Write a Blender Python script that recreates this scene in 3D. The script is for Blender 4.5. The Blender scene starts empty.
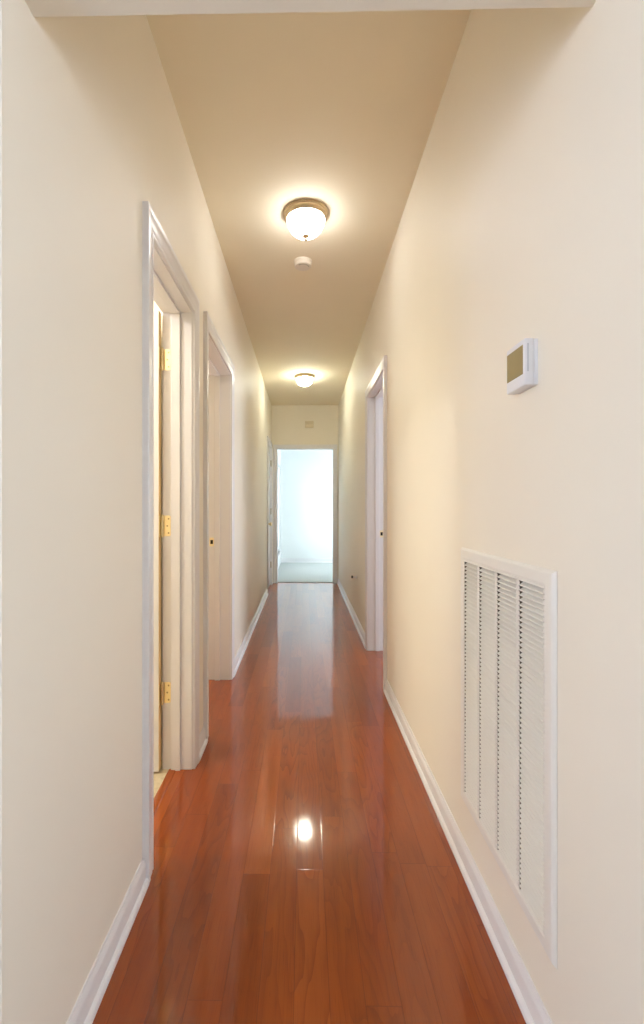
import bpy, bmesh, math, random
from mathutils import Vector, Matrix
random.seed(7)
S = bpy.context.scene
C = S.collection
PI = math.pi

# ------------------------------------------------------------------ dimensions (metres, hall runs along +Y)
XL, XR = -0.491, 0.513          # hall wall faces
WT = 0.125                      # partition thickness
ZC = 2.670                      # ceiling
YE = 6.83                       # end wall face
EYE = 1.143

# ------------------------------------------------------------------ helpers
def shade(o, ang=35):
    for p in o.data.polygons:
        p.use_smooth = True
    try:
        o.data.set_sharp_from_angle(angle=math.radians(ang))
    except Exception:
        pass

def obj(name, bm, mat, parent=None, smooth=False, ang=35):
    bmesh.ops.recalc_face_normals(bm, faces=bm.faces[:])
    me = bpy.data.meshes.new(name)
    bm.to_mesh(me); bm.free()
    o = bpy.data.objects.new(name, me)
    C.objects.link(o)
    if mat is not None:
        for m in (mat if isinstance(mat, (list, tuple)) else [mat]):
            me.materials.append(m)
    if parent is not None:
        o.parent = parent
        o.matrix_parent_inverse = Matrix.Translation(-parent.location)
    if smooth:
        shade(o, ang)
    return o

def tag(o, label, cat, group=None, kind=None):
    o['label'] = label; o['category'] = cat
    if group: o['group'] = group
    if kind: o['kind'] = kind
    return o

def empty(name, loc=(0, 0, 0)):
    o = bpy.data.objects.new(name, None)
    C.objects.link(o); o.location = loc
    o.empty_display_size = 0.05
    return o

def box(bm, x0, x1, y0, y1, z0, z1, bev=0.0):
    t = bmesh.new()
    bmesh.ops.create_cube(t, size=1.0)
    for v in t.verts:
        v.co = Vector(((x0 + x1) / 2 + v.co.x * (x1 - x0), (y0 + y1) / 2 + v.co.y * (y1 - y0), (z0 + z1) / 2 + v.co.z * (z1 - z0)))
    if bev > 0:
        bmesh.ops.bevel(t, geom=t.edges[:], offset=bev, segments=2, profile=0.5, affect='EDGES')
    merge(bm, t)

def merge(bm, t):
    me = bpy.data.meshes.new('tmp')
    t.to_mesh(me); t.free()
    bm.from_mesh(me)
    bpy.data.meshes.remove(me)

def prism(bm, poly, z0, z1):
    lo = [bm.verts.new((x, y, z0)) for x, y in poly]
    hi = [bm.verts.new((x, y, z1)) for x, y in poly]
    n = len(poly)
    bm.faces.new(lo); bm.faces.new(hi)
    for i in range(n):
        bm.faces.new((lo[i], lo[(i + 1) % n], hi[(i + 1) % n], hi[i]))

def lathe(bm, prof, seg=64, centre=(0, 0, 0), axis='Z'):
    """prof: list of (r, h)"""
    rings = []
    for r, h in prof:
        if r < 1e-6:
            rings.append([(0, 0, h)])
        else:
            rings.append([(r * math.cos(2 * PI * k / seg), r * math.sin(2 * PI * k / seg), h) for k in range(seg)])
    def tr(p):
        x, y, z = p
        if axis == 'X': x, y, z = z, x, y
        if axis == 'Y': x, y, z = x, z, y
        return bm.verts.new((x + centre[0], y + centre[1], z + centre[2]))
    R = [[tr(p) for p in ring] for ring in rings]
    for a, b in zip(R[:-1], R[1:]):
        if len(a) == 1 and len(b) == 1: continue
        for k in range(seg):
            k2 = (k + 1) % seg
            if len(a) == 1: bm.faces.new((a[0], b[k], b[k2]))
            elif len(b) == 1: bm.faces.new((a[k], a[k2], b[0]))
            else: bm.faces.new((a[k], a[k2], b[k2], b[k]))

# ------------------------------------------------------------------ materials
def new_mat(name):
    m = bpy.data.materials.new(name); m.use_nodes = True
    return m, m.node_tree, m.node_tree.nodes['Principled BSDF']

def paint(name, col, rough=0.6, bump=0.03, scale=350, spec=0.35, var=0.02):
    m, nt, b = new_mat(name)
    tc = nt.nodes.new('ShaderNodeTexCoord')
    n = nt.nodes.new('ShaderNodeTexNoise'); n.inputs['Scale'].default_value = scale; n.inputs['Detail'].default_value = 3
    nt.links.new(tc.outputs['Object'], n.inputs['Vector'])
    bp = nt.nodes.new('ShaderNodeBump'); bp.inputs['Strength'].default_value = bump; bp.inputs['Distance'].default_value = 0.002
    nt.links.new(n.outputs['Fac'], bp.inputs['Height']); nt.links.new(bp.outputs['Normal'], b.inputs['Normal'])
    n2 = nt.nodes.new('ShaderNodeTexNoise'); n2.inputs['Scale'].default_value = 3.0
    nt.links.new(tc.outputs['Object'], n2.inputs['Vector'])
    r = nt.nodes.new('ShaderNodeValToRGB')
    r.color_ramp.elements[0].color = (*[c * (1 - var) for c in col], 1)
    r.color_ramp.elements[1].color = (*[min(1, c * (1 + var)) for c in col], 1)
    nt.links.new(n2.outputs['Fac'], r.inputs['Fac']); nt.links.new(r.outputs['Color'], b.inputs['Base Color'])
    b.inputs['Roughness'].default_value = rough
    b.inputs['Specular IOR Level'].default_value = spec
    return m

def metal(name, col, rough=0.25):
    m, nt, b = new_mat(name)
    b.inputs['Metallic'].default_value = 1.0
    tc = nt.nodes.new('ShaderNodeTexCoord')
    n = nt.nodes.new('ShaderNodeTexNoise'); n.inputs['Scale'].default_value = 60; n.inputs['Detail'].default_value = 4
    nt.links.new(tc.outputs['Object'], n.inputs['Vector'])
    r = nt.nodes.new('ShaderNodeMapRange'); r.inputs['To Min'].default_value = rough * 0.8; r.inputs['To Max'].default_value = rough * 1.3
    nt.links.new(n.outputs['Fac'], r.inputs['Value']); nt.links.new(r.outputs['Result'], b.inputs['Roughness'])
    b.inputs['Base Color'].default_value = (*col, 1)
    return m

M = {}
M['wall'] = paint('cream_wall_paint', (0.85, 0.79, 0.675), 0.55, 0.05, 300)
M['ceiling'] = paint('cream_ceiling_paint', (0.88, 0.80, 0.63), 0.75, 0.06, 260)
M['room'] = paint('white_room_paint', (0.84, 0.85, 0.84), 0.6, 0.04, 300)
M['trim'] = paint('white_gloss_trim', (0.79, 0.775, 0.78), 0.28, 0.01, 120, 0.5, 0.01)
M['grille'] = paint('white_enamel_grille', (0.82, 0.79, 0.72), 0.35, 0.01, 200, 0.5, 0.01)
M['plastic'] = paint('white_plastic', (0.80, 0.80, 0.82), 0.35, 0.0, 100, 0.5, 0.0)
M['cream_plastic'] = paint('cream_plastic', (0.78, 0.72, 0.62), 0.4, 0.0, 100, 0.5, 0.0)
M['beige_plastic'] = paint('beige_plastic', (0.74, 0.65, 0.48), 0.5, 0.0, 100, 0.4, 0.02)
M['screen'] = paint('olive_screen', (0.30, 0.225, 0.085), 0.25, 0.0, 100, 0.5, 0.02)
M['edge'] = paint('warm_light_tint_edge', (0.86, 0.62, 0.30), 0.5, 0.02, 90, 0.4, 0.12)  # golden tone stands in for warm light in the hinge gap
M['dark'] = paint('dark_cavity', (0.03, 0.025, 0.02), 0.8, 0.0, 100, 0.1, 0.05)
M['duct_shade'] = paint('dull_metal_and_shade', (0.20, 0.17, 0.125), 0.7, 0.0, 100, 0.2, 0.05)  # duct metal tone, also painted as shade on the louver gap strips
M['slot'] = paint('grey_slot', (0.42, 0.44, 0.48), 0.5, 0.0, 100, 0.3, 0.02)
M['rubber'] = paint('dark_rubber', (0.06, 0.055, 0.05), 0.6, 0.0, 100, 0.3, 0.05)
M['brass'] = metal('polished_brass', (0.93, 0.80, 0.50), 0.30)
M['old_brass'] = metal('aged_brass', (0.45, 0.34, 0.17), 0.35)
M['bronze'] = metal('brushed_bronze', (0.62, 0.50, 0.33), 0.32)
M['chrome'] = metal('satin_steel', (0.62, 0.60, 0.57), 0.25)

def emission_glass(name, col, strength):
    m, nt, b = new_mat(name)
    b.inputs['Base Color'].default_value = (0.9, 0.88, 0.84, 1)
    b.inputs['Roughness'].default_value = 0.35
    tc = nt.nodes.new('ShaderNodeTexCoord')
    n = nt.nodes.new('ShaderNodeTexNoise'); n.inputs['Scale'].default_value = 9
    nt.links.new(tc.outputs['Object'], n.inputs['Vector'])
    r = nt.nodes.new('ShaderNodeMapRange'); r.inputs['To Min'].default_value = strength * 0.93; r.inputs['To Max'].default_value = strength * 1.07
    nt.links.new(n.outputs['Fac'], r.inputs['Value'])
    b.inputs['Emission Color'].default_value = (*col, 1)
    nt.links.new(r.outputs['Result'], b.inputs['Emission Strength'])
    return m
# lamp and daylight levels
P_LAMP, LAMP = 27.5, (0.96, 0.97, 0.97)
P_LAMP2, LAMP2 = 62.0, (0.98, 0.99, 0.82)
P_NL, P_NR, C_N = 52, 25, (0.72, 0.72, 1.0)
P_E1, P_E2, C_E = 1, 17.0, (0.62, 0.86, 1.0)
P_ST, C_ST = 70, (0.74, 0.85, 1.0)
P_BE, C_BE = 64, (.97, 1, .86)
P_BA, C_BA = 34, (0.96, 0.98, 1.0)
P_W, C_W = 7.8, (0.83, 0.92, 1.0)
M['lamp'] = emission_glass('frosted_glowing_glass', LAMP, P_LAMP)
M['lamp2'] = emission_glass('frosted_glowing_glass_warm', LAMP2, P_LAMP2)

def pane_glass():
    m, nt, b = new_mat('window_pane_glass')
    nt.nodes.remove(b)
    out = [n for n in nt.nodes if n.type == 'OUTPUT_MATERIAL'][0]
    t = nt.nodes.new('ShaderNodeBsdfTransparent'); t.inputs['Color'].default_value = (0.96, 0.98, 0.98, 1)
    g = nt.nodes.new('ShaderNodeBsdfGlossy'); g.inputs['Roughness'].default_value = 0.02
    f = nt.nodes.new('ShaderNodeFresnel'); f.inputs['IOR'].default_value = 1.3
    x = nt.nodes.new('ShaderNodeMixShader')
    nt.links.new(f.outputs['Fac'], x.inputs['Fac']); nt.links.new(t.outputs[0], x.inputs[1]); nt.links.new(g.outputs[0], x.inputs[2])
    nt.links.new(x.outputs[0], out.inputs['Surface'])
    return m
M['pane'] = pane_glass()

def N(nt, typ, **kw):
    n = nt.nodes.new(typ)
    for k, v in kw.items(): setattr(n, k, v)
    return n
def math_node(nt, op, a, b=None, c=None):
    n = nt.nodes.new('ShaderNodeMath'); n.operation = op
    for i, v in enumerate((a, b, c)):
        if v is None: continue
        if isinstance(v, (int, float)): n.inputs[i].default_value = v
        else: nt.links.new(v, n.inputs[i])
    return n.outputs[0]

def wood_floor():
    m, nt, b = new_mat('red_oak_strip_floor')
    L = nt.links
    geo = N(nt, 'ShaderNodeTexCoord')
    sep = N(nt, 'ShaderNodeSeparateXYZ'); L.new(geo.outputs['Object'], sep.inputs[0])
    X, Y = sep.outputs[0], sep.outputs[1]
    W, LEN = 0.0826, 0.92
    u = math_node(nt, 'DIVIDE', math_node(nt, 'ADD', X, 20.013), W)
    row = math_node(nt, 'FLOOR', u); fu = math_node(nt, 'FRACT', u)
    wn = N(nt, 'ShaderNodeTexWhiteNoise', noise_dimensions='1D'); L.new(row, wn.inputs['W'])
    v = math_node(nt, 'ADD', math_node(nt, 'DIVIDE', math_node(nt, 'ADD', Y, 30.0), LEN), math_node(nt, 'MULTIPLY', wn.outputs['Value'], 7.3))
    pid = math_node(nt, 'FLOOR', v); fv = math_node(nt, 'FRACT', v)
    cmb = N(nt, 'ShaderNodeCombineXYZ'); L.new(row, cmb.inputs[0]); L.new(pid, cmb.inputs[1])
    w2 = N(nt, 'ShaderNodeTexWhiteNoise', noise_dimensions='2D'); L.new(cmb.outputs[0], w2.inputs['Vector'])
    rnd, rcol = w2.outputs['Value'], w2.outputs['Color']
    # grain coordinates: stretched along the board, shifted per board
    off = N(nt, 'ShaderNodeVectorMath', operation='SCALE'); L.new(rcol, off.inputs[0]); off.inputs['Scale'].default_value = 37.0
    rcs = N(nt, 'ShaderNodeSeparateXYZ'); L.new(rcol, rcs.inputs[0])
    def coords(sx, sy):
        c = N(nt, 'ShaderNodeCombineXYZ')
        L.new(math_node(nt, 'MULTIPLY', X, sx), c.inputs[0]); L.new(math_node(nt, 'MULTIPLY', Y, sy), c.inputs[1])
        a = N(nt, 'ShaderNodeVectorMath', operation='ADD'); L.new(c.outputs[0], a.inputs[0]); L.new(off.outputs[0], a.inputs[1])
        return a.outputs[0]
    # cathedral figure: contour lines of a smooth stretched field
    f1 = N(nt, 'ShaderNodeTexNoise'); f1.inputs['Scale'].default_value = 1.0; f1.inputs['Detail'].default_value = 3.0; f1.inputs['Roughness'].default_value = 0.42
    L.new(coords(9.0, 1.5), f1.inputs['Vector'])
    rings = math_node(nt, 'FRACT', math_node(nt, 'MULTIPLY', f1.outputs['Fac'], 13.0))
    ring = math_node(nt, 'POWER', rings, 2.6)
    # fine pores
    f2 = N(nt, 'ShaderNodeTexNoise'); f2.inputs['Scale'].default_value = 1.0; f2.inputs['Detail'].default_value = 4; f2.inputs['Roughness'].default_value = 0.65
    L.new(coords(420.0, 9.0), f2.inputs['Vector'])
    f3 = N(nt, 'ShaderNodeTexNoise'); f3.inputs['Scale'].default_value = 1.0; f3.inputs['Detail'].default_value = 2
    L.new(coords(26.0, 2.2), f3.inputs['Vector'])
    # base tone per board
    ramp = N(nt, 'ShaderNodeValToRGB'); ramp.color_ramp.interpolation = 'LINEAR'
    e = ramp.color_ramp.elements
    e[0].position = 0.0; e[0].color = (0.245, 0.044, 0.0034, 1)
    e[1].position = 1.0; e[1].color = (0.385, 0.083, 0.0080, 1)
    x = e.new(0.25); x.color = (0.300, 0.056, 0.0042, 1)
    x = e.new(0.75); x.color = (0.335, 0.067, 0.0055, 1)
    L.new(rnd, ramp.inputs['Fac'])
    def mix(fac, a, bcol, mode='MULTIPLY'):
        n = N(nt, 'ShaderNodeMix', data_type='RGBA', blend_type=mode)
        if isinstance(fac, (int, float)): n.inputs[0].default_value = fac
        else: L.new(fac, n.inputs[0])
        L.new(a, n.inputs[6])
        if isinstance(bcol, tuple): n.inputs[7].default_value = bcol
        else: L.new(bcol, n.inputs[7])
        return n.outputs[2]
    col = mix(math_node(nt, 'MULTIPLY', math_node(nt, 'MULTIPLY', ring, math_node(nt, 'POWER', rcs.outputs[1], 1.2)), 0.72), ramp.outputs['Color'], (0.55, 0.42, 0.36, 1))
    mr = N(nt, 'ShaderNodeMapRange'); L.new(f2.outputs['Fac'], mr.inputs['Value'])
    mr.inputs['From Min'].default_value = 0.52; mr.inputs['From Max'].default_value = 0.75
    col = mix(math_node(nt, 'MULTIPLY', mr.outputs['Result'], 0.6), col, (0.6, 0.48, 0.4, 1))
    mr3 = N(nt, 'ShaderNodeMapRange'); L.new(f3.outputs['Fac'], mr3.inputs['Value'])
    mr3.inputs['From Min'].default_value = 0.35; mr3.inputs['From Max'].default_value = 0.7
    col = mix(math_node(nt, 'MULTIPLY', mr3.outputs['Result'], 0.5), col, (0.72, 0.62, 0.55, 1))
    # seams
    du = math_node(nt, 'MULTIPLY', math_node(nt, 'MINIMUM', fu, math_node(nt, 'SUBTRACT', 1.0, fu)), W)
    dv = math_node(nt, 'MULTIPLY', math_node(nt, 'MINIMUM', fv, math_node(nt, 'SUBTRACT', 1.0, fv)), LEN)
    d = math_node(nt, 'MINIMUM', du, dv)
    sm = N(nt, 'ShaderNodeMapRange'); L.new(d, sm.inputs['Value'])
    sm.inputs['From Min'].default_value = 0.0002; sm.inputs['From Max'].default_value = 0.0014
    sm.inputs['To Min'].default_value = 0.5; sm.inputs['To Max'].default_value = 0.0
    col = mix(sm.outputs['Result'], col, (0.35, 0.26, 0.2, 1))
    L.new(col, b.inputs['Base Color'])
    # surface relief: bevelled seams, slight cupping of boards, slow waves of the finish
    h1 = N(nt, 'ShaderNodeMapRange'); L.new(d, h1.inputs['Value']); h1.inputs['From Max'].default_value = 0.002
    wv = N(nt, 'ShaderNodeTexNoise'); wv.inputs['Scale'].default_value = 1.0; wv.inputs['Detail'].default_value = 1
    L.new(coords(12.0, 5.0), wv.inputs['Vector'])
    hh = math_node(nt, 'ADD', math_node(nt, 'MULTIPLY', h1.outputs['Result'], 0.00016), math_node(nt, 'MULTIPLY', wv.outputs['Fac'], 0.00022))
    hh = math_node(nt, 'ADD', hh, math_node(nt, 'MULTIPLY', f2.outputs['Fac'], 0.000016))
    # each board lies at its own tiny angle and is a little crowned
    cu = math_node(nt, 'SUBTRACT', fu, 0.5)
    hh = math_node(nt, 'ADD', hh, math_node(nt, 'MULTIPLY', math_node(nt, 'MULTIPLY', cu, math_node(nt, 'SUBTRACT', rcs.outputs[0], 0.5)), 0.0012))
    hh = math_node(nt, 'ADD', hh, math_node(nt, 'MULTIPLY', math_node(nt, 'MULTIPLY', cu, cu), -0.0005))
    bp = N(nt, 'ShaderNodeBump'); bp.inputs['Strength'].default_value = 0.6; bp.inputs['Distance'].default_value = 1.0
    L.new(hh, bp.inputs['Height']); L.new(bp.outputs['Normal'], b.inputs['Normal']); 
    L.new(bp.outputs['Normal'], b.inputs['Coat Normal'])
    b.inputs['Roughness'].default_value = 0.30
    b.inputs['Specular IOR Level'].default_value = 0.12
    b.inputs['Coat Weight'].default_value = 1.0
    b.inputs['Coat Roughness'].default_value = 0.07
    b.inputs['Coat IOR'].default_value = 1.55
    return m
M['wood'] = wood_floor()

def speckle(name, c0, c1, scale, bump, rough):
    m, nt, b = new_mat(name)
    tc = N(nt, 'ShaderNodeTexCoord')
    n = N(nt, 'ShaderNodeTexNoise'); n.inputs['Scale'].default_value = scale; n.inputs['Detail'].default_value = 6
    nt.links.new(tc.outputs['Object'], n.inputs['Vector'])
    r = N(nt, 'ShaderNodeValToRGB'); r.color_ramp.elements[0].position = 0.35; r.color_ramp.elements[1].position = 0.65
    r.color_ramp.elements[0].color = (*c0, 1); r.color_ramp.elements[1].color = (*c1, 1)
    nt.links.new(n.outputs['Fac'], r.inputs['Fac']); nt.links.new(r.outputs['Color'], b.inputs['Base Color'])
    bp = N(nt, 'ShaderNodeBump'); bp.inputs['Strength'].default_value = bump; bp.inputs['Distance'].default_value = 0.004
    nt.links.new(n.outputs['Fac'], bp.inputs['Height']); nt.links.new(bp.outputs['Normal'], b.inputs['Normal'])
    b.inputs['Roughness'].default_value = rough
    return m
M['carpet'] = speckle('pale_carpet', (0.42, 0.435, 0.42), (0.56, 0.575, 0.55), 220, 0.8, 0.95)
M['bounce_carpet'] = speckle('bounce_limit_carpet', (0.17, 0.12, 0.09), (0.24, 0.175, 0.135), 220, 0.8, 0.95)  # unseen near-room carpet, tone invented to cut red bounce onto the walls
M['vinyl'] = speckle('cream_vinyl_floor', (0.62, 0.52, 0.34), (0.74, 0.65, 0.46), 40, 0.05, 0.35)

# ------------------------------------------------------------------ doorways: (y0, y1, head)
D1 = (1.438, 1.972, 1.990)      # left, narrow, door swung open into the lit room
D2 = (2.270, 3.000, 2.015)      # left, second
D3 = (6.005, 6.650, 2.010)      # left, closed door at the far end
D4 = (2.890, 3.630, 2.015)      # right
D5 = (-0.402, 0.431, 2.013)     # end wall (x range)
CW = 0.066                      # casing width

# openings in the near wall (camera stands in the room before it)
def near_y(x): return 0.7104 - 0.040 * x
def far_y(x): return 0.8185
ZH = EYE + 0.89

# ------------------------------------------------------------------ room shell
NR = dict(x0=-2.3, x1=2.2, y0=-3.4)     # near room
ER = dict(x0=-0.476, x1=2.6, y1=9.29)   # end room
bm = bmesh.new()
box(bm, -0.588, XR + WT - 0.02, near_y(0) + 0.05, YE + 0.06, -0.1, 0)
floor = obj('floor', bm, M['wood']); tag(floor, 'glossy red oak strip floor running down the hallway', 'floor', kind='structure')

bm = bmesh.new(); box(bm, NR['x0'] - .1, NR['x1'] + .1, NR['y0'] - .1, near_y(0) + 0.05, -0.1, 0)
tag(obj('floor_near', bm, M['bounce_carpet']), 'unseen floor behind the camera, tan carpet invented to limit red bounce', 'floor', kind='structure')
bm = bmesh.new(); box(bm, XL - .1, XR + .1, 0.80, YE + 0.11, ZC, ZC + 0.1)
tag(obj('ceiling', bm, M['ceiling']), 'flat cream painted hallway ceiling with two lamps', 'ceiling', kind='structure')

def wall_with_openings(bm, x0, x1, ya, yb, zt, ops):
    y = ya
    for (a, b, h) in ops:
        box(bm, x0, x1, y, a, 0, zt)
        box(bm, x0, x1, a, b, h, zt)
        y = b
    box(bm, x0, x1, y, yb, 0, zt)

JT = 0.018   # jamb lining thickness: wall openings are larger by it
def rough_op(d): return (d[0] - JT, d[1] + JT, d[2] + JT)
bm = bmesh.new()
prism(bm, [(XL - WT, near_y(XL - WT)), (XL, near_y(XL)), (XL, 0.95), (XL - WT, 0.95)], 0, ZC)
wall_with_openings(bm, XL - WT, XL, 0.95, YE + 0.11, ZC, [rough_op(D1), rough_op(D2), rough_op(D3)])
tag(obj('wall_left', bm, M['wall']), 'long cream left hallway wall with three doorways', 'wall', kind='structure')
bm = bmesh.new()
prism(bm, [(XR, near_y(XR)), (XR + WT, near_y(XR + WT)), (XR + WT, 0.90), (XR, 0.90)], 0, ZC)
box(bm, XR, XR + WT, 0.90, 0.95, 0, ZC); box(bm, XR, XR + WT, 0.95, 1.462, 0, 0.227); box(bm, XR, XR + WT, 0.95, 1.462, 0.993, ZC); 
wall_with_openings(bm, XR, XR + WT, 1.462, YE + 0.11, ZC, [rough_op(D4)])
tag(obj('wall_right', bm, M['wall']), 'long cream right hallway wall with air grille and one doorway', 'wall', kind='structure')
# end wall
bm = bmesh.new()
a, b_, h = rough_op(D5)
box(bm, XL, a, YE, YE + 0.11, 0, ZC); box(bm, b_, XR, YE, YE + 0.11, 0, ZC); box(bm, a, b_, YE, YE + 0.11, h, ZC)
tag(obj('wall_end', bm, M['wall']), 'short cream end wall around the bright far doorway', 'wall', kind='structure')
# near wall with the cased-less opening: piers + header, slightly out of square like the photo
bm = bmesh.new()
ft = ZC
def pier(x0, x1, z0, z1):
    prism(bm, [(x0, near_y(x0)), (x1, near_y(x1)), (x1, far_y(x1)), (x0, far_y(x0))], z0, z1)
pier(NR['x0'] - .1, XL - WT, 0, ft); pier(XR + WT, NR['x1'] + .1, 0, ft)
pier(XL, XR, ZH, ft)
tag(obj('wall_front', bm, M['wall']), 'near wall with plain opening and low header above the camera', 'wall', kind='structure')

# near room shell (daylight comes from its windows behind the camera)
WIN_N = (-1.75, -0.35, 0.60, 2.10)      # one window in each side wall of that room
bm = bmesh.new()
y0 = NR['y0']
box(bm, NR['x0'] - .1, NR['x1'] + .1, y0 - .12, y0, 0, ZC)
for x0, x1 in ((NR['x0'] - .1, NR['x0']), (NR['x1'], NR['x1'] + .1)):
    yn = near_y(x0)
    box(bm, x0, x1, y0, WIN_N[0], 0, ZC); box(bm, x0, x1, WIN_N[1], yn, 0, ZC)
    box(bm, x0, x1, WIN_N[0], WIN_N[1], 0, WIN_N[2]); box(bm, x0, x1, WIN_N[0], WIN_N[1], WIN_N[3], ZC)
tag(obj('wall_back', bm, M['wall']), 'cream walls of the room behind the camera', 'wall', kind='structure')
bm = bmesh.new(); box(bm, NR['x0'] - .1, NR['x1'] + .1, y0 - .12, 0.80, ZC + .0, ZC + 0.1)
tag(obj('ceiling_near', bm, M['room']), 'white ceiling of the room behind the camera', 'ceiling', kind='structure')

# side rooms
def shell(name, x0, x1, y0, y1, open_side, mat, floor_mat, fl_name, label, fx=None):
    """open_side: which side already has a wall"""
    bm = bmesh.new()
    t = 0.05
    if open_side != '+x': box(bm, x1, x1 + t, y0, y1, 0, ZC)
    if open_side != '-x': box(bm, x0 - t, x0, y0, y1, 0, ZC)
    if open_side != '-y': box(bm, x0, x1, y0 - t, y0, 0, ZC)
    if open_side != '+y': box(bm, x0, x1, y1, y1 + t, 0, ZC)
    tag(obj('wall_' + name, bm, mat), 'plain walls of the ' + label, 'wall', kind='structure')
    bm = bmesh.new(); box(bm, x0 - t, x1 + (t if open_side != '+x' else 0), y0 - t, y1 + t, ZC, ZC + .08)
    tag(obj('ceiling_' + name, bm, mat), 'plain ceiling of the ' + label, 'ceiling', kind='structure')
    bm = bmesh.new()
    fx0, fx1 = fx or (x0, x1)
    box(bm, fx0, fx1, y0, y1, -0.08, 0.0 if floor_mat != M['carpet'] else 0.004)
    tag(obj('floor_' + name, bm, floor_mat), fl_name, 'floor', kind='structure')
shell('bath', -2.4, XL - WT, 0.90, 2.045, '+x', M['wall'], M['vinyl'], 'cream vinyl floor beyond the first left doorway', 'small room beyond the first left doorway', fx=(-2.4, -0.588))
shell('bedroom', -3.2, XL - WT, 2.10, 5.70, '+x', M['wall'], M['wood'], 'wood floor beyond the second left doorway', 'room beyond the second left doorway', fx=(-3.2, -0.588))
shell('closet', -1.3, XL - WT, 5.80, 6.80, '+x', M['wall'], M['wood'], 'wood floor behind the closed far left door', 'closet behind the closed far left door', fx=(-1.3, -0.588))
shell('study', XR + WT, 3.4, 1.70, 5.60, '-x', M['room'], M['wood'], 'wood floor beyond the right doorway', 'room beyond the right doorway', fx=(XR + WT - 0.02, 3.4))

# end room: bright, carpeted, window in its left wall close to the far corner, an unseen one added in its right wall for brightness
EW = (7.75, 8.98, 0.28, 1.95)
EW2 = (7.3, 8.9, 0.5, 2.1)  # unseen window, added to brighten the end room
yb = YE + 0.11
bm = bmesh.new()
box(bm, ER['x0'], ER['x1'], ER['y1'], ER['y1'] + .1, 0, ZC)
def side(x0, x1, w):
    box(bm, x0, x1, yb, w[0], 0, ZC); box(bm, x0, x1, w[1], ER['y1'] + .1, 0, ZC)
    box(bm, x0, x1, w[0], w[1], 0, w[2]); box(bm, x0, x1, w[0], w[1], w[3], ZC)
side(ER['x0'] - .12, ER['x0'], EW); side(ER['x1'], ER['x1'] + .12, EW2)
box(bm, XR + WT, ER['x1'], yb - .1, yb, 0, ZC)
tag(obj('wall_far', bm, M['room']), 'bright white walls of the room beyond the end doorway', 'wall', kind='structure')
bm = bmesh.new(); box(bm, ER['x0'] - .1, ER['x1'] + .1, yb, ER['y1'] + .1, ZC, ZC + .1)
tag(obj('ceiling_far', bm, M['room']), 'white ceiling of the room beyond the end doorway', 'ceiling', kind='structure')
bm = bmesh.new(); box(bm, ER['x0'] - .1, ER['x1'] + .1, YE + 0.06, ER['y1'] + .1, -0.1, 0.008)
tag(obj('floor_far', bm, M['carpet']), 'pale carpet in the bright room beyond the end doorway', 'floor', kind='structure')

# ------------------------------------------------------------------ baseboards (with shoe moulding)
BASE = [(0.0, 0.0), (0.022, 0.0), (0.022, 0.006), (0.0200, 0.0125), (0.0155, 0.0170), (0.0115, 0.0185), (0.0115, 0.058), (0.0095, 0.066), (0.0060, 0.071), (0.0045, 0.078), (0.0, 0.078)]
def base_run(bm, fn, a, b):
    A = [bm.verts.new(fn(p, a, z)) for p, z in BASE]; B = [bm.verts.new(fn(p, b, z)) for p, z in BASE]
    n = len(BASE)
    for i in range(n):
        bm.faces.new((A[i], A[(i + 1) % n], B[(i + 1) % n], B[i]))
    bm.faces.new(A); bm.faces.new(B)
fl = lambda p, s, z: (XL + p, s, z)
fr = lambda p, s, z: (XR - p, s, z)
bm = bmesh.new()
for a, b_ in ((near_y(XL) + 0.004, D1[0] - CW), (D1[1] + CW, D2[0] - CW), (D2[1] + CW, D3[0] - CW), (D3[1] + CW, YE)):
    base_run(bm, fl, a, b_)
tag(obj('baseboard_left', bm, M['trim'], smooth=True, ang=30), 'low white baseboard with shoe moulding along the left wall', 'baseboard', kind='structure')
bm = bmesh.new()
for a, b_ in ((near_y(XR) + 0.004, D4[0] - CW), (D4[1] + CW, YE)):
    base_run(bm, fr, a, b_)
tag(obj('baseboard_right', bm, M['trim'], smooth=True, ang=30), 'low white baseboard with shoe moulding along the right wall', 'baseboard', kind='structure')
bm = bmesh.new()
base_run(bm, lambda p, s, z: (s, ER['y1'] - p, z * 1.2 + .008), ER['x0'], ER['x1'])
tag(obj('baseboard_far', bm, M['trim'], smooth=True, ang=30), 'white baseboard at the back of the bright end room', 'baseboard', kind='structure')

# ------------------------------------------------------------------ door frames
CAS = [(0.005, 0.0), (0.005, 0.0125), (0.0078, 0.0150), (0.0120, 0.0150), (0.0145, 0.0128), (0.0175, 0.0128), (0.0215, 0.0155), (0.031, 0.0163), (0.043, 0.0170),
       (0.0470, 0.0188), (0.051, 0.0205), (0.060, 0.0210), (0.0645, 0.0203), (CW, 0.0180), (CW, 0.0)]
def casing(fn, d, hs=1.0):
    """mitred three-sided casing; fn(protrusion, along, z) -> point"""
    bm = bmesh.new()
    s0, s1, h = d
    R = []
    for k in range(4):
        ring = []
        for w, p in CAS:
            s, z = [(s0 - w, 0), (s0 - w, h + w * hs), (s1 + w, h + w * hs), (s1 + w, 0)][k]
            ring.append(bm.verts.new(fn(p, s, z)))
        R.append(ring)
    n = len(CAS)
    for a, b_ in zip(R[:-1], R[1:]):
        for i in range(n):
            bm.faces.new((a[i], a[(i + 1) % n], b_[(i + 1) % n], b_[i]))
    bm.faces.new(R[0]); bm.faces.new(R[-1])
    return bm
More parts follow.
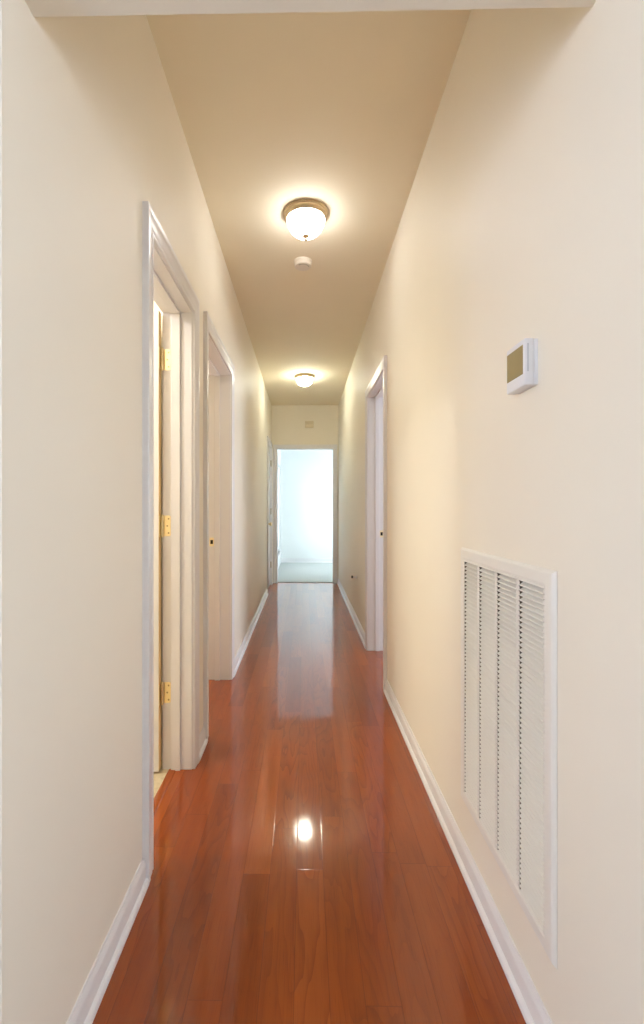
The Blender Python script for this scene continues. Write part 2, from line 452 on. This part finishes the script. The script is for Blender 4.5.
def lining(fn, d, depth, p0=0.0):
    """jamb lining: fn(-depth..p0)"""
    bm = bmesh.new()
    s0, s1, h = d
    def bx(sa, sb, za, zb, pa, pb, bv=0):
        p, q = fn(pa, sa, za), fn(pb, sb, zb)
        lo = [min(i, j) for i, j in zip(p, q)]; hi = [max(i, j) for i, j in zip(p, q)]
        box(bm, lo[0], hi[0], lo[1], hi[1], lo[2], hi[2], bv)
    bx(s0 - JT, s0, 0, h, -depth, p0, .0015); bx(s1, s1 + JT, 0, h, -depth, p0, .0015); bx(s0 - JT, s1 + JT, h, h + JT, -depth, p0, .0015)
    return bm, bx
def stop_strip(fn, d, pa, pb, th=0.011):
    bm = bmesh.new()
    s0, s1, h = d
    def bx(sa, sb, za, zb):
        p, q = fn(pa, sa, za), fn(pb, sb, zb)
        lo = [min(i, j) for i, j in zip(p, q)]; hi = [max(i, j) for i, j in zip(p, q)]
        box(bm, lo[0], hi[0], lo[1], hi[1], lo[2], hi[2], .002)
    bx(s0, s0 + th, 0, h); bx(s1 - th, s1, 0, h); bx(s0 + th, s1 - th, h - th, h)
    return bm
fe = lambda p, s, z: (s, YE - p, z)

def doorway(name, label, fn, d, base, stop=None, depth=WT, hs=1.0):
    r = empty(name, base); tag(r, label, 'doorway', kind='structure')
    obj('casing', casing(fn, d, hs), M['trim'], r, True, 28)
    bm, _ = lining(fn, d, depth + 0.002, 0.003)
    obj('jamb', bm, M['trim'], r)
    if stop:
        obj('door_stop_strip', stop_strip(fn, d, -stop[0], -stop[1]), M['trim'], r)
    return r

d1 = doorway('door_1', 'first doorway on the left with brass hinges and door swung open', fl, D1, (XL, (D1[0] + D1[1]) / 2, 0), (0.047, 0.087), hs=1.22)
d2 = doorway('door_2', 'second doorway on the left with a brass strike plate', fl, D2, (XL, (D2[0] + D2[1]) / 2, 0), (0.066, 0.100), depth=0.152, hs=1.2)
d3 = doorway('door_3', 'closed white door at the far end of the left wall with brass knob', fl, D3, (XL, (D3[0] + D3[1]) / 2, 0))
d4 = doorway('door_4', 'open doorway in the right wall beyond the air grille', fr, D4, (XR, (D4[0] + D4[1]) / 2, 0), (0.050, 0.083))
d5 = doorway('door_5', 'bright open doorway in the end wall at the end of the hall', fe, D5, ((D5[0] + D5[1]) / 2, YE, 0), depth=0.11)

def strip_hinge(parent, zc):
    """butt hinge on the far jamb of the first doorway (leaf faces the camera) and on the door's edge"""
    yj = D1[1]; x_out = XL - WT + 0.000
    h = 0.09
    bm = bmesh.new()
    # jamb leaf with rounded free corners
    t = bmesh.new()
    box(t, x_out - 0.001, x_out + 0.035, yj - 0.0022, yj + 0.0005, zc - h / 2, zc + h / 2)
    ed = [e for e in t.edges if abs(e.verts[0].co.x - e.verts[1].co.x) < 1e-5 and abs(e.verts[0].co.z - e.verts[1].co.z) < 1e-5 and e.verts[0].co.x > x_out + .02]
    bmesh.ops.bevel(t, geom=ed, offset=0.007, segments=5, profile=0.5, affect='EDGES')
    merge(bm, t)
    # door leaf on the hinge edge of the open slab (x face)
    box(bm, x_out - 0.0062, x_out - 0.0045, yj - 0.0365, yj - 0.004, zc - h / 2, zc + h / 2)
    o = obj('hinge', bm, M['brass'], parent, True, 30)
    # knuckles
    bm = bmesh.new()
    for k in range(5):
        za = zc - h / 2 + k * h / 5
        lathe(bm, [(0, za + .0006), (0.0052, za + .0006), (0.0060, za + .0014), (0.0060, za + h / 5 - .0014), (0.0052, za + h / 5 - .0006), (0, za + h / 5 - .0006)], 20, (x_out + 0.002, yj - 0.0115, 0))
    lathe(bm, [(0, zc - h / 2 - .005), (.004, zc - h / 2 - .004), (.005, zc - h / 2), (0, zc - h / 2)], 16, (x_out + 0.002, yj - 0.0115, 0))
    lathe(bm, [(0, zc + h / 2 + .005), (.004, zc + h / 2 + .004), (.005, zc + h / 2), (0, zc + h / 2)], 16, (x_out + 0.002, yj - 0.0115, 0))
    obj('knuckle', bm, M['brass'], o, True, 30)
    for dx, dz in ((0.026, 0.031), (0.020, 0.0), (0.026, -0.031)):
        bm = bmesh.new()
        lathe(bm, [(0, 0.0), (0.0036, 0.0), (0.0040, 0.0008), (0, 0.0008)], 16, (x_out + dx, yj - 0.0032, zc + dz), 'Y')
        box(bm, x_out + dx - 0.0032, x_out + dx + 0.0032, yj - 0.0035, yj - 0.0030, zc + dz - 0.0005, zc + dz + 0.0005)
        obj('screw', bm, M['old_brass'], o, True, 30)
    return o
for z in (1.784, 1.061, 0.336):
    strip_hinge(d1, z)

def panel_door(L, H, T):
    """six-panel slab in local coords: length along +u (x), thickness along y (0..T), height z"""
    bm = bmesh.new()
    box(bm, 0, L, 0.006, T - 0.006, 0, H)
    st = 0.105
    mid = L / 2
    rails = [(0, 0.21), (0.86, 0.98), (1.53, 1.62), (H - 0.11, H)]
    for ya, yb_ in ((0, 0.0065), (T - 0.0065, T)):
        box(bm, 0, st, ya, yb_, 0, H); box(bm, L - st, L, ya, yb_, 0, H); box(bm, mid - .045, mid + .045, ya, yb_, 0, H)
        for r in rails: box(bm, st, L - st, ya, yb_, r[0], r[1])
        for xa, xb in ((st, mid - .045), (mid + .045, L - st)):
            for z0, z1 in ((0.21, 0.86), (0.98, 1.53), (1.62, H - .11)):
                yy = (0.002, 0.0065) if ya == 0 else (T - 0.0065, T - 0.002)
                box(bm, xa + .018, xb - .018, yy[0], yy[1], z0 + .018, z1 - .018, .002)
    return bm
# open leaf of the first doorway: stands square to the hall, hinged on the far jamb
bm = panel_door(0.517, 1.972, 0.034)
for v in bm.verts:
    x, y, z = v.co
    v.co = Vector((XL - WT - 0.0065 - x, D1[1] - 0.0375 + y, z + 0.012))
leaf = obj('door_leaf', bm, M['trim'], d1)
bm = bmesh.new(); box(bm, XL - WT - 0.0064, XL - WT - 0.0058, D1[1] - 0.0372, D1[1] - 0.0038, 0.013, 1.983)  # thin strip carrying the painted warm light on the door's hinge side
eo = obj('door_edge_light_tint', bm, M['edge'], d1); eo['label'] = 'golden strip on the open door edge painted as warm light in the gap'
# closed leaf of the far left door, opening towards the hall
bm = panel_door(D3[1] - D3[0] - 0.008, D3[2] - 0.022, 0.034)
for v in bm.verts:
    x, y, z = v.co
    v.co = Vector((XL - 0.004 - y, D3[0] + 0.004 + x, z + 0.018))
leaf3 = obj('door_leaf', bm, M['trim'], d3)
bm = bmesh.new()
lathe(bm, [(0, 0.0), (0.031, 0.0), (0.031, 0.003), (0.026, 0.007), (0.012, 0.010), (0.0105, 0.028), (0.017, 0.034), (0.0255, 0.043), (0.0270, 0.051), (0.0235, 0.059), (0.013, 0.064), (0, 0.065)], 40, (XL - 0.004, D3[0] + 0.070, 0.915), 'X')
obj('knob', bm, M['brass'], d3, True, 40)
for z in (1.78, 1.08, 0.30):
    bm = bmesh.new()
    for k in range(3):
        za = z - .045 + k * .03
        lathe(bm, [(0, za + .0005), (0.0065, za + .0005), (0.0065, za + .0295), (0, za + .0295)], 16, (XL + 0.005, D3[1] - 0.002, 0))
    obj('hinge', bm, M['old_brass'], d3, True, 30)

def strike(parent, fn, p, yj, z, sgn=-1):
    """latch plate on a jamb face looking back down the hall (-Y)"""
    x = fn(p, 0, 0)[0]
    bm = bmesh.new()
    t = bmesh.new(); box(t, x - 0.0145, x + 0.0145, yj - 0.0018, yj + 0.0004, z - 0.0285, z + 0.0285)
    ed = [e for e in t.edges if abs(e.verts[0].co.x - e.verts[1].co.x) < 1e-5 and abs(e.verts[0].co.z - e.verts[1].co.z) < 1e-5]
    bmesh.ops.bevel(t, geom=ed, offset=0.006, segments=4, profile=0.5, affect='EDGES')
    merge(bm, t)
    o = obj('strike_plate', bm, M['brass'], parent, True, 30)
    bm = bmesh.new(); box(bm, x - 0.009, x + 0.009, yj - 0.0022, yj + 0.002, z - 0.0135, z + 0.0135, .0008)
    obj('latch_hole', bm, M['dark'], o)
strike(d2, fl, -0.121, D2[1], 0.912)
strike(d4, fr, -0.102, D4[1], 0.93)

# wooden saddle at the first doorway between oak and vinyl
bm = bmesh.new()
prism(bm, [(0, 0), (0.034, 0), (0.031, 0.0035), (0.022, 0.005), (0.010, 0.005), (0.003, 0.0035)], D1[0] + .002, D1[1] - .002)
for v in bm.verts:
    x, y, z = v.co; v.co = Vector((-0.590 + x, z, y))
tag(obj('trim_1', bm, M['wood'], smooth=True), 'thin oak reducer strip on the floor in the first left doorway', 'trim', kind='structure')

# ------------------------------------------------------------------ windows
def window(name, label, axis, pos, a, b_, z0, z1, out, mat=M['trim'], mull=1):
    """axis 'x': window in a wall with constant x=pos, spans y a..b; out = outward sign"""
    r = empty(name, (pos, (a + b_) / 2, z0) if axis == 'x' else ((a + b_) / 2, pos, z0))
    tag(r, label, 'window', kind='structure')
    def bx(bm, s0, s1, p0, p1, za, zb, bv=.003):
        q0, q1 = sorted((pos + out * p0, pos + out * p1))
        if axis == 'x': box(bm, q0, q1, s0, s1, za, zb, bv)
        else: box(bm, s0, s1, q0, q1, za, zb, bv)
    bm = bmesh.new(); f = 0.045
    bx(bm, a, a + f, 0.02, 0.10, z0, z1); bx(bm, b_ - f, b_, 0.02, 0.10, z0, z1)
    bx(bm, a + f, b_ - f, 0.02, 0.10, z0, z0 + f); bx(bm, a + f, b_ - f, 0.02, 0.10, z1 - f, z1)
    obj('window_frame', bm, mat, r)
    bm = bmesh.new(); zm = (z0 + z1) / 2
    bx(bm, a + f, b_ - f, 0.04, 0.08, zm - .02, zm + .02)
    obj('meeting_rail', bm, mat, r)
    bm = bmesh.new(); bx(bm, a + f, b_ - f, 0.058, 0.062, z0 + f, z1 - f, 0)
    obj('pane', bm, M['pane'], r)
    bm = bmesh.new(); bx(bm, a - .03, b_ + .03, -0.03, 0.10, z0 - .022, z0, .004)
    obj('window_sill', bm, mat, r)
    return r
window('window_1', 'tall bright window at the left edge of the end room', 'x', ER['x0'], *EW, -1)
window('added_window', 'unseen window added in the right wall to brighten the end room', 'x', ER['x1'], *EW2, 1)
window('window_3', 'window in the left wall of the room behind the camera', 'x', NR['x0'], *WIN_N, -1)
window('window_4', 'window in the right wall of the room behind the camera', 'x', NR['x1'], *WIN_N, 1)

# ------------------------------------------------------------------ return air grille on the right wall
GY0, GY1, GZ0, GZ1 = 0.930, 1.482, 0.207, 1.013
g = empty('return_air_grille', (XR, (GY0 + GY1) / 2, GZ0))
tag(g, 'large white louvred return air grille low on the right wall', 'air grille')
bd = 0.036
def frame_ring(y0, y1, z0, z1, prof):
    bm = bmesh.new(); R = []
    for (w, p) in prof:
        R.append([bm.verts.new((XR - p, y, z)) for y, z in ((y0 + w, z0 + w), (y1 - w, z0 + w), (y1 - w, z1 - w), (y0 + w, z1 - w))])
    n = len(prof)
    for i in range(n):
        a, b_ = R[i], R[(i + 1) % n]
        for k in range(4):
            bm.faces.new((a[k], a[(k + 1) % 4], b_[(k + 1) % 4], b_[k]))
    return bm
obj('frame', frame_ring(GY0, GY1, GZ0, GZ1, [(0, 0.0005), (0, 0.002), (0.006, 0.0085), (0.009, 0.0095), (0.030, 0.0095), (bd, 0.0075), (bd, -0.004), (0.030, -0.004), (0.030, 0.0005)]), M['grille'], g)
iy0, iy1, iz0, iz1 = GY0 + bd, GY1 - bd, GZ0 + bd, GZ1 - bd
bm = bmesh.new()
hy0, hy1, hz0, hz1 = 0.952, 1.460, 0.229, 0.991
box(bm, XR + 0.098, XR + 0.100, hy0, hy1, hz0, hz1)
box(bm, XR + 0.020, XR + 0.100, hy0, hy0 + .002, hz0, hz1); box(bm, XR + 0.020, XR + 0.100, hy1 - .002, hy1, hz0, hz1)
box(bm, XR + 0.020, XR + 0.100, hy0, hy1, hz0, hz0 + .002); box(bm, XR + 0.020, XR + 0.100, hy0, hy1, hz1 - .002, hz1)
box(bm, XR - 0.0060, XR + 0.0200, iy1 - .0002, iy1 + .0030, iz0, iz1)  # last box: dark strip painted as shade for the outermost louver end gap
obj('duct_lining', bm, M['duct_shade'], g)
bars = 3; bw = 0.008
cw = (iy1 - iy0 - bars * bw) / 4
pitch = 0.01175
for k in range(4):
    ya = iy0 + k * (cw + bw); yb2 = ya + cw
    bm = bmesh.new()
    z = iz0 + 0.001
    def blade(z, ya, yb2, frac):
        # outer edge low, inner edge high; a thin sloping strip
        xo, xi = XR - 0.0085, XR + 0.0005
        zz = z + pitch * (1 - frac) * 0.0
        pts = [(xo, zz + .0004), (xo, zz - .0018), (xo + .0007, zz - .0018), (xi, zz + pitch * frac - .0010), (xi, zz + pitch * frac)]
        A = [bm.verts.new((x, ya, q)) for x, q in pts]; B = [bm.verts.new((x, yb2, q)) for x, q in pts]
        for i in range(5): bm.faces.new((A[i], A[(i + 1) % 5], B[(i + 1) % 5], B[i]))
        bm.faces.new(A); bm.faces.new(B)
    while z + pitch * 0.70 < iz1:
        blade(z, ya + .0042, yb2 - .0042, 0.60)
        box(bm, XR - 0.0085, XR - 0.0078, ya - .001, ya + .0044, z - 0.0005, z + pitch * 0.66); box(bm, XR - 0.0085, XR - 0.0078, yb2 - .0044, yb2 + .001, z - 0.0005, z + pitch * 0.66)
        z += pitch
    box(bm, XR - 0.0088, XR - 0.0076, ya - .001, yb2 + .001, z - .0012, iz1)
    obj('louver_bank', bm, M['grille'], g)
    if k < 3:
        bm = bmesh.new(); box(bm, XR - 0.0088, XR - 0.0076, yb2, yb2 + bw, iz0, iz1, .0003)
        bar = obj('divider_bar', bm, M['grille'], g)
        bm = bmesh.new(); box(bm, XR - 0.0074, XR + 0.0200, yb2 + .0005, yb2 + bw - .0005, iz0, iz1)  # dark strip behind the bar paints shade into the louver end gaps
        obj('gap_shade_strip', bm, M['duct_shade'], bar)

# ------------------------------------------------------------------ thermostat
TY0, TY1, TZ0, TZ1 = 1.006, 1.097, 1.411, 1.515
t = empty('thermostat', (XR, (TY0 + TY1) / 2, TZ0))
tag(t, 'small white wall thermostat with olive screen above the air grille', 'thermostat')
bm = bmesh.new(); box(bm, XR - 0.008, XR + 0.0008, TY0 + .0015, TY1 - .0015, TZ0 + .0015, TZ1 - .0015, .001)
obj('back_plate', bm, M['plastic'], t, True)
bm = bmesh.new(); box(bm, XR - 0.030, XR - 0.008, TY0, TY1, TZ0, TZ1, .004)
body = obj('housing', bm, M['plastic'], t, True)
bm = bmesh.new(); box(bm, XR - 0.0308, XR - 0.0285, TY0 + .007, TY1 - .006, TZ0 + .026, TZ1 - .013, .0006)
obj('screen', bm, M['screen'], t)
bm = bmesh.new(); box(bm, XR - 0.0235, XR - 0.0215, TY0 - .0006, TY0 + .002, TZ0 + .030, TZ1 - .012, .0003)
obj('side_slot', bm, M['slot'], t)

# ------------------------------------------------------------------ flush ceiling lights
def ceiling_light(x, y, label, glow):
    r = empty('flush_ceiling_light', (x, y, ZC)); tag(r, label, 'ceiling light', group='flush ceiling lights in the hall')
    bm = bmesh.new()
    lathe(bm, [(0, -0.0002), (0.1159, -0.0002), (0.1173, -0.004), (0.1155, -0.009), (0.1113, -0.012), (0.1109, -0.016), (0.1118, -0.019), (0.1099, -0.025), (0.1044, -0.031), (0.0998, -0.034), (0.0985, -0.033), (0.0985, -0.010), (0, -0.010)], 96, (x, y, ZC))
    obj('metal_ring', bm, M['bronze'], r, True, 40)
    bm = bmesh.new()
    prof = []
    for k in range(22):
        a = k / 21 * PI / 2
        prof.append((0.0985 * math.cos(a) ** 0.85 if k < 21 else 0.0, -0.022 - 0.096 * math.sin(a)))
    prof = [(0.0975, -0.014)] + prof
    lathe(bm, prof, 96, (x, y, ZC))
    obj('glass_bowl', bm, glow, r, True, 60)
    bm = bmesh.new()
    lathe(bm, [(0, -0.1135), (0.0175, -0.1140), (0.0185, -0.1165), (0.0150, -0.1210), (0.0085, -0.1245), (0.0060, -0.1275), (0.0075, -0.1305), (0.0090, -0.1345), (0.0075, -0.1390), (0.0035, -0.1425), (0, -0.1435)], 40, (x, y, ZC))
    obj('finial', bm, M['bronze'], r, True, 40)
    return r
ceiling_light(0.008, 2.370, 'nearer glowing dome ceiling light with bronze ring, beside the smoke detector', M['lamp'])
ceiling_light(0.004, 5.300, 'farther glowing dome ceiling light close to the end wall', M['lamp2'])

# ------------------------------------------------------------------ smoke detector
sx, sy = -0.008, 2.83
r = empty('smoke_detector', (sx, sy, ZC)); tag(r, 'small round cream smoke detector on the ceiling behind the nearer light', 'smoke detector')
bm = bmesh.new(); lathe(bm, [(0, -0.0002), (0.0575, -0.0002), (0.0575, -0.008), (0.056, -0.010), (0, -0.010)], 64, (sx, sy, ZC))
obj('mounting_base', bm, M['cream_plastic'], r, True, 40)
bm = bmesh.new(); lathe(bm, [(0, -0.009), (0.0535, -0.009), (0.0545, -0.016), (0.0530, -0.027), (0.0500, -0.0325), (0.044, -0.0345), (0, -0.0355)], 64, (sx, sy, ZC))
obj('cover', bm, M['cream_plastic'], r, True, 40)
for k in range(7):
    a = -PI / 2 + (k - 2) * 0.33
    bm = bmesh.new()
    box(bm, -0.0035, 0.0035, -0.0016, 0.0016, -0.0360, -0.0335, .0005)
    for v in bm.verts:
        x, y, z = v.co; y -= 0.036
        ca, sa = math.cos(a + PI / 2), math.sin(a + PI / 2)
        v.co = Vector((sx + x * ca - y * sa, sy + x * sa + y * ca, ZC + z))
    obj('vent_slot', bm, M['dark'], r)

# ------------------------------------------------------------------ door chime above the end doorway
cx0, cx1, cz0, cz1 = 0.013, 0.139, 2.327, 2.430
r = empty('door_chime', ((cx0 + cx1) / 2, YE, cz0)); tag(r, 'small beige square door chime high on the end wall', 'door chime')
bm = bmesh.new(); box(bm, cx0 + .004, cx1 - .004, YE - 0.022, YE + 0.0008, cz0 + .004, cz1 - .004, .002)
obj('housing', bm, M['beige_plastic'], r)
bm = bmesh.new()
box(bm, cx0, cx1, YE - 0.032, YE - 0.022, cz0 + .070, cz1, .003); box(bm, cx0, cx1, YE - 0.032, YE - 0.022, cz0, cz0 + .060, .003)
obj('cover', bm, M['beige_plastic'], r, True)

# ------------------------------------------------------------------ small metal peg low on the right wall
py, pz = 4.44, 0.462
r = empty('wall_bumper', (XR, py, pz)); tag(r, 'tiny white door bumper peg with dark tip low on the right wall beyond the doorway', 'door bumper')
bm = bmesh.new(); lathe(bm, [(0, 0.0003), (0.018, 0.0003), (0.018, 0.004), (0.010, 0.008), (0.0075, 0.012), (0.0075, 0.040), (0, 0.040)], 32, (0, 0, 0), 'X')
for v in bm.verts: v.co = Vector((XR - v.co.x, py + v.co.y, pz + v.co.z))
obj('peg', bm, M['plastic'], r, True, 35)
bm = bmesh.new(); lathe(bm, [(0, 0.039), (0.012, 0.039), (0.0135, 0.044), (0.0125, 0.052), (0.007, 0.056), (0, 0.057)], 32, (0, 0, 0), 'X')
for v in bm.verts: v.co = Vector((XR - v.co.x, py + v.co.y, pz + v.co.z))
obj('rubber_tip', bm, M['rubber'], r, True, 35)

# ------------------------------------------------------------------ light: daylight at the windows and study, added bedroom light, a lamp in the small room
def area(name, loc, rot, sx, sy, power, col):
    l = bpy.data.lights.new(name, 'AREA'); l.shape = 'RECTANGLE'; l.size = sx; l.size_y = sy; l.energy = power; l.color = col
    o = bpy.data.objects.new(name, l); C.objects.link(o); o.location = loc; o.rotation_euler = rot
    return o
area('window_daylight', (NR['x0'] - 0.16, (WIN_N[0] + WIN_N[1]) / 2, (WIN_N[2] + WIN_N[3]) / 2), (0, -PI / 2, 0), WIN_N[3] - WIN_N[2], WIN_N[1] - WIN_N[0], P_NL, C_N)
area('window_daylight', (NR['x1'] + 0.16, (WIN_N[0] + WIN_N[1]) / 2, (WIN_N[2] + WIN_N[3]) / 2), (0, PI / 2, 0), WIN_N[3] - WIN_N[2], WIN_N[1] - WIN_N[0], P_NR, C_N)
area('window_daylight', (ER['x0'] - 0.16, (EW[0] + EW[1]) / 2, 1.12), (0, -PI / 2, 0), 1.67, EW[1] - EW[0], P_E1, C_E)
area('window_daylight', (ER['x1'] + 0.16, (EW2[0] + EW2[1]) / 2, 1.30), (0, PI / 2, 0), 1.6, EW2[1] - EW2[0], P_E2, C_E)  # daylight through the added window, main brightness of the end room
area('study_daylight', (3.2, 3.4, 1.4), (0, PI / 2, 0), 1.5, 1.6, P_ST, C_ST)
area('bedroom_fill', (-3.0, 4.2, 1.4), (0, -PI / 2, 0), 1.5, 1.6, P_BE, C_BE)  # unseen area light added in the windowless bedroom, brightens the second left jamb
def point(name, loc, power, col, rad=0.06):
    l = bpy.data.lights.new(name, 'POINT'); l.energy = power; l.color = col; l.shadow_soft_size = rad
    o = bpy.data.objects.new(name, l); C.objects.link(o); o.location = loc
point('bath_lamp', (-1.5, 1.35, 2.35), P_BA, C_BA)

w = bpy.data.worlds.new('daylight_sky'); S.world = w; w.use_nodes = True
bg = w.node_tree.nodes['Background']
bg.inputs['Color'].default_value = (*C_W, 1); bg.inputs['Strength'].default_value = P_W

# ------------------------------------------------------------------ camera
cam = bpy.data.cameras.new('camera'); co = bpy.data.objects.new('camera', cam); C.objects.link(co)
co.location = (0, 0, EYE)
co.rotation_euler = (PI / 2, 0, math.radians(0.943))
cam.sensor_fit = 'VERTICAL'; cam.sensor_height = 36.0; cam.sensor_width = 36.0 * 644 / 1024
cam.lens = 455.0 / 1024 * 36.0
cam.shift_x = (322 - 296.76) / 1024; cam.shift_y = -(512 - 507.05) / 1024
cam.clip_start = 0.01
S.camera = co

S.view_settings.view_transform = 'Standard'
S.view_settings.look = 'None'
S.view_settings.exposure = 0.0
S.view_settings.gamma = 1.0
S.view_settings.use_curve_mapping = False
S.cycles.max_bounces = 14
S.cycles.diffuse_bounces = 8
S.cycles.use_denoising = True
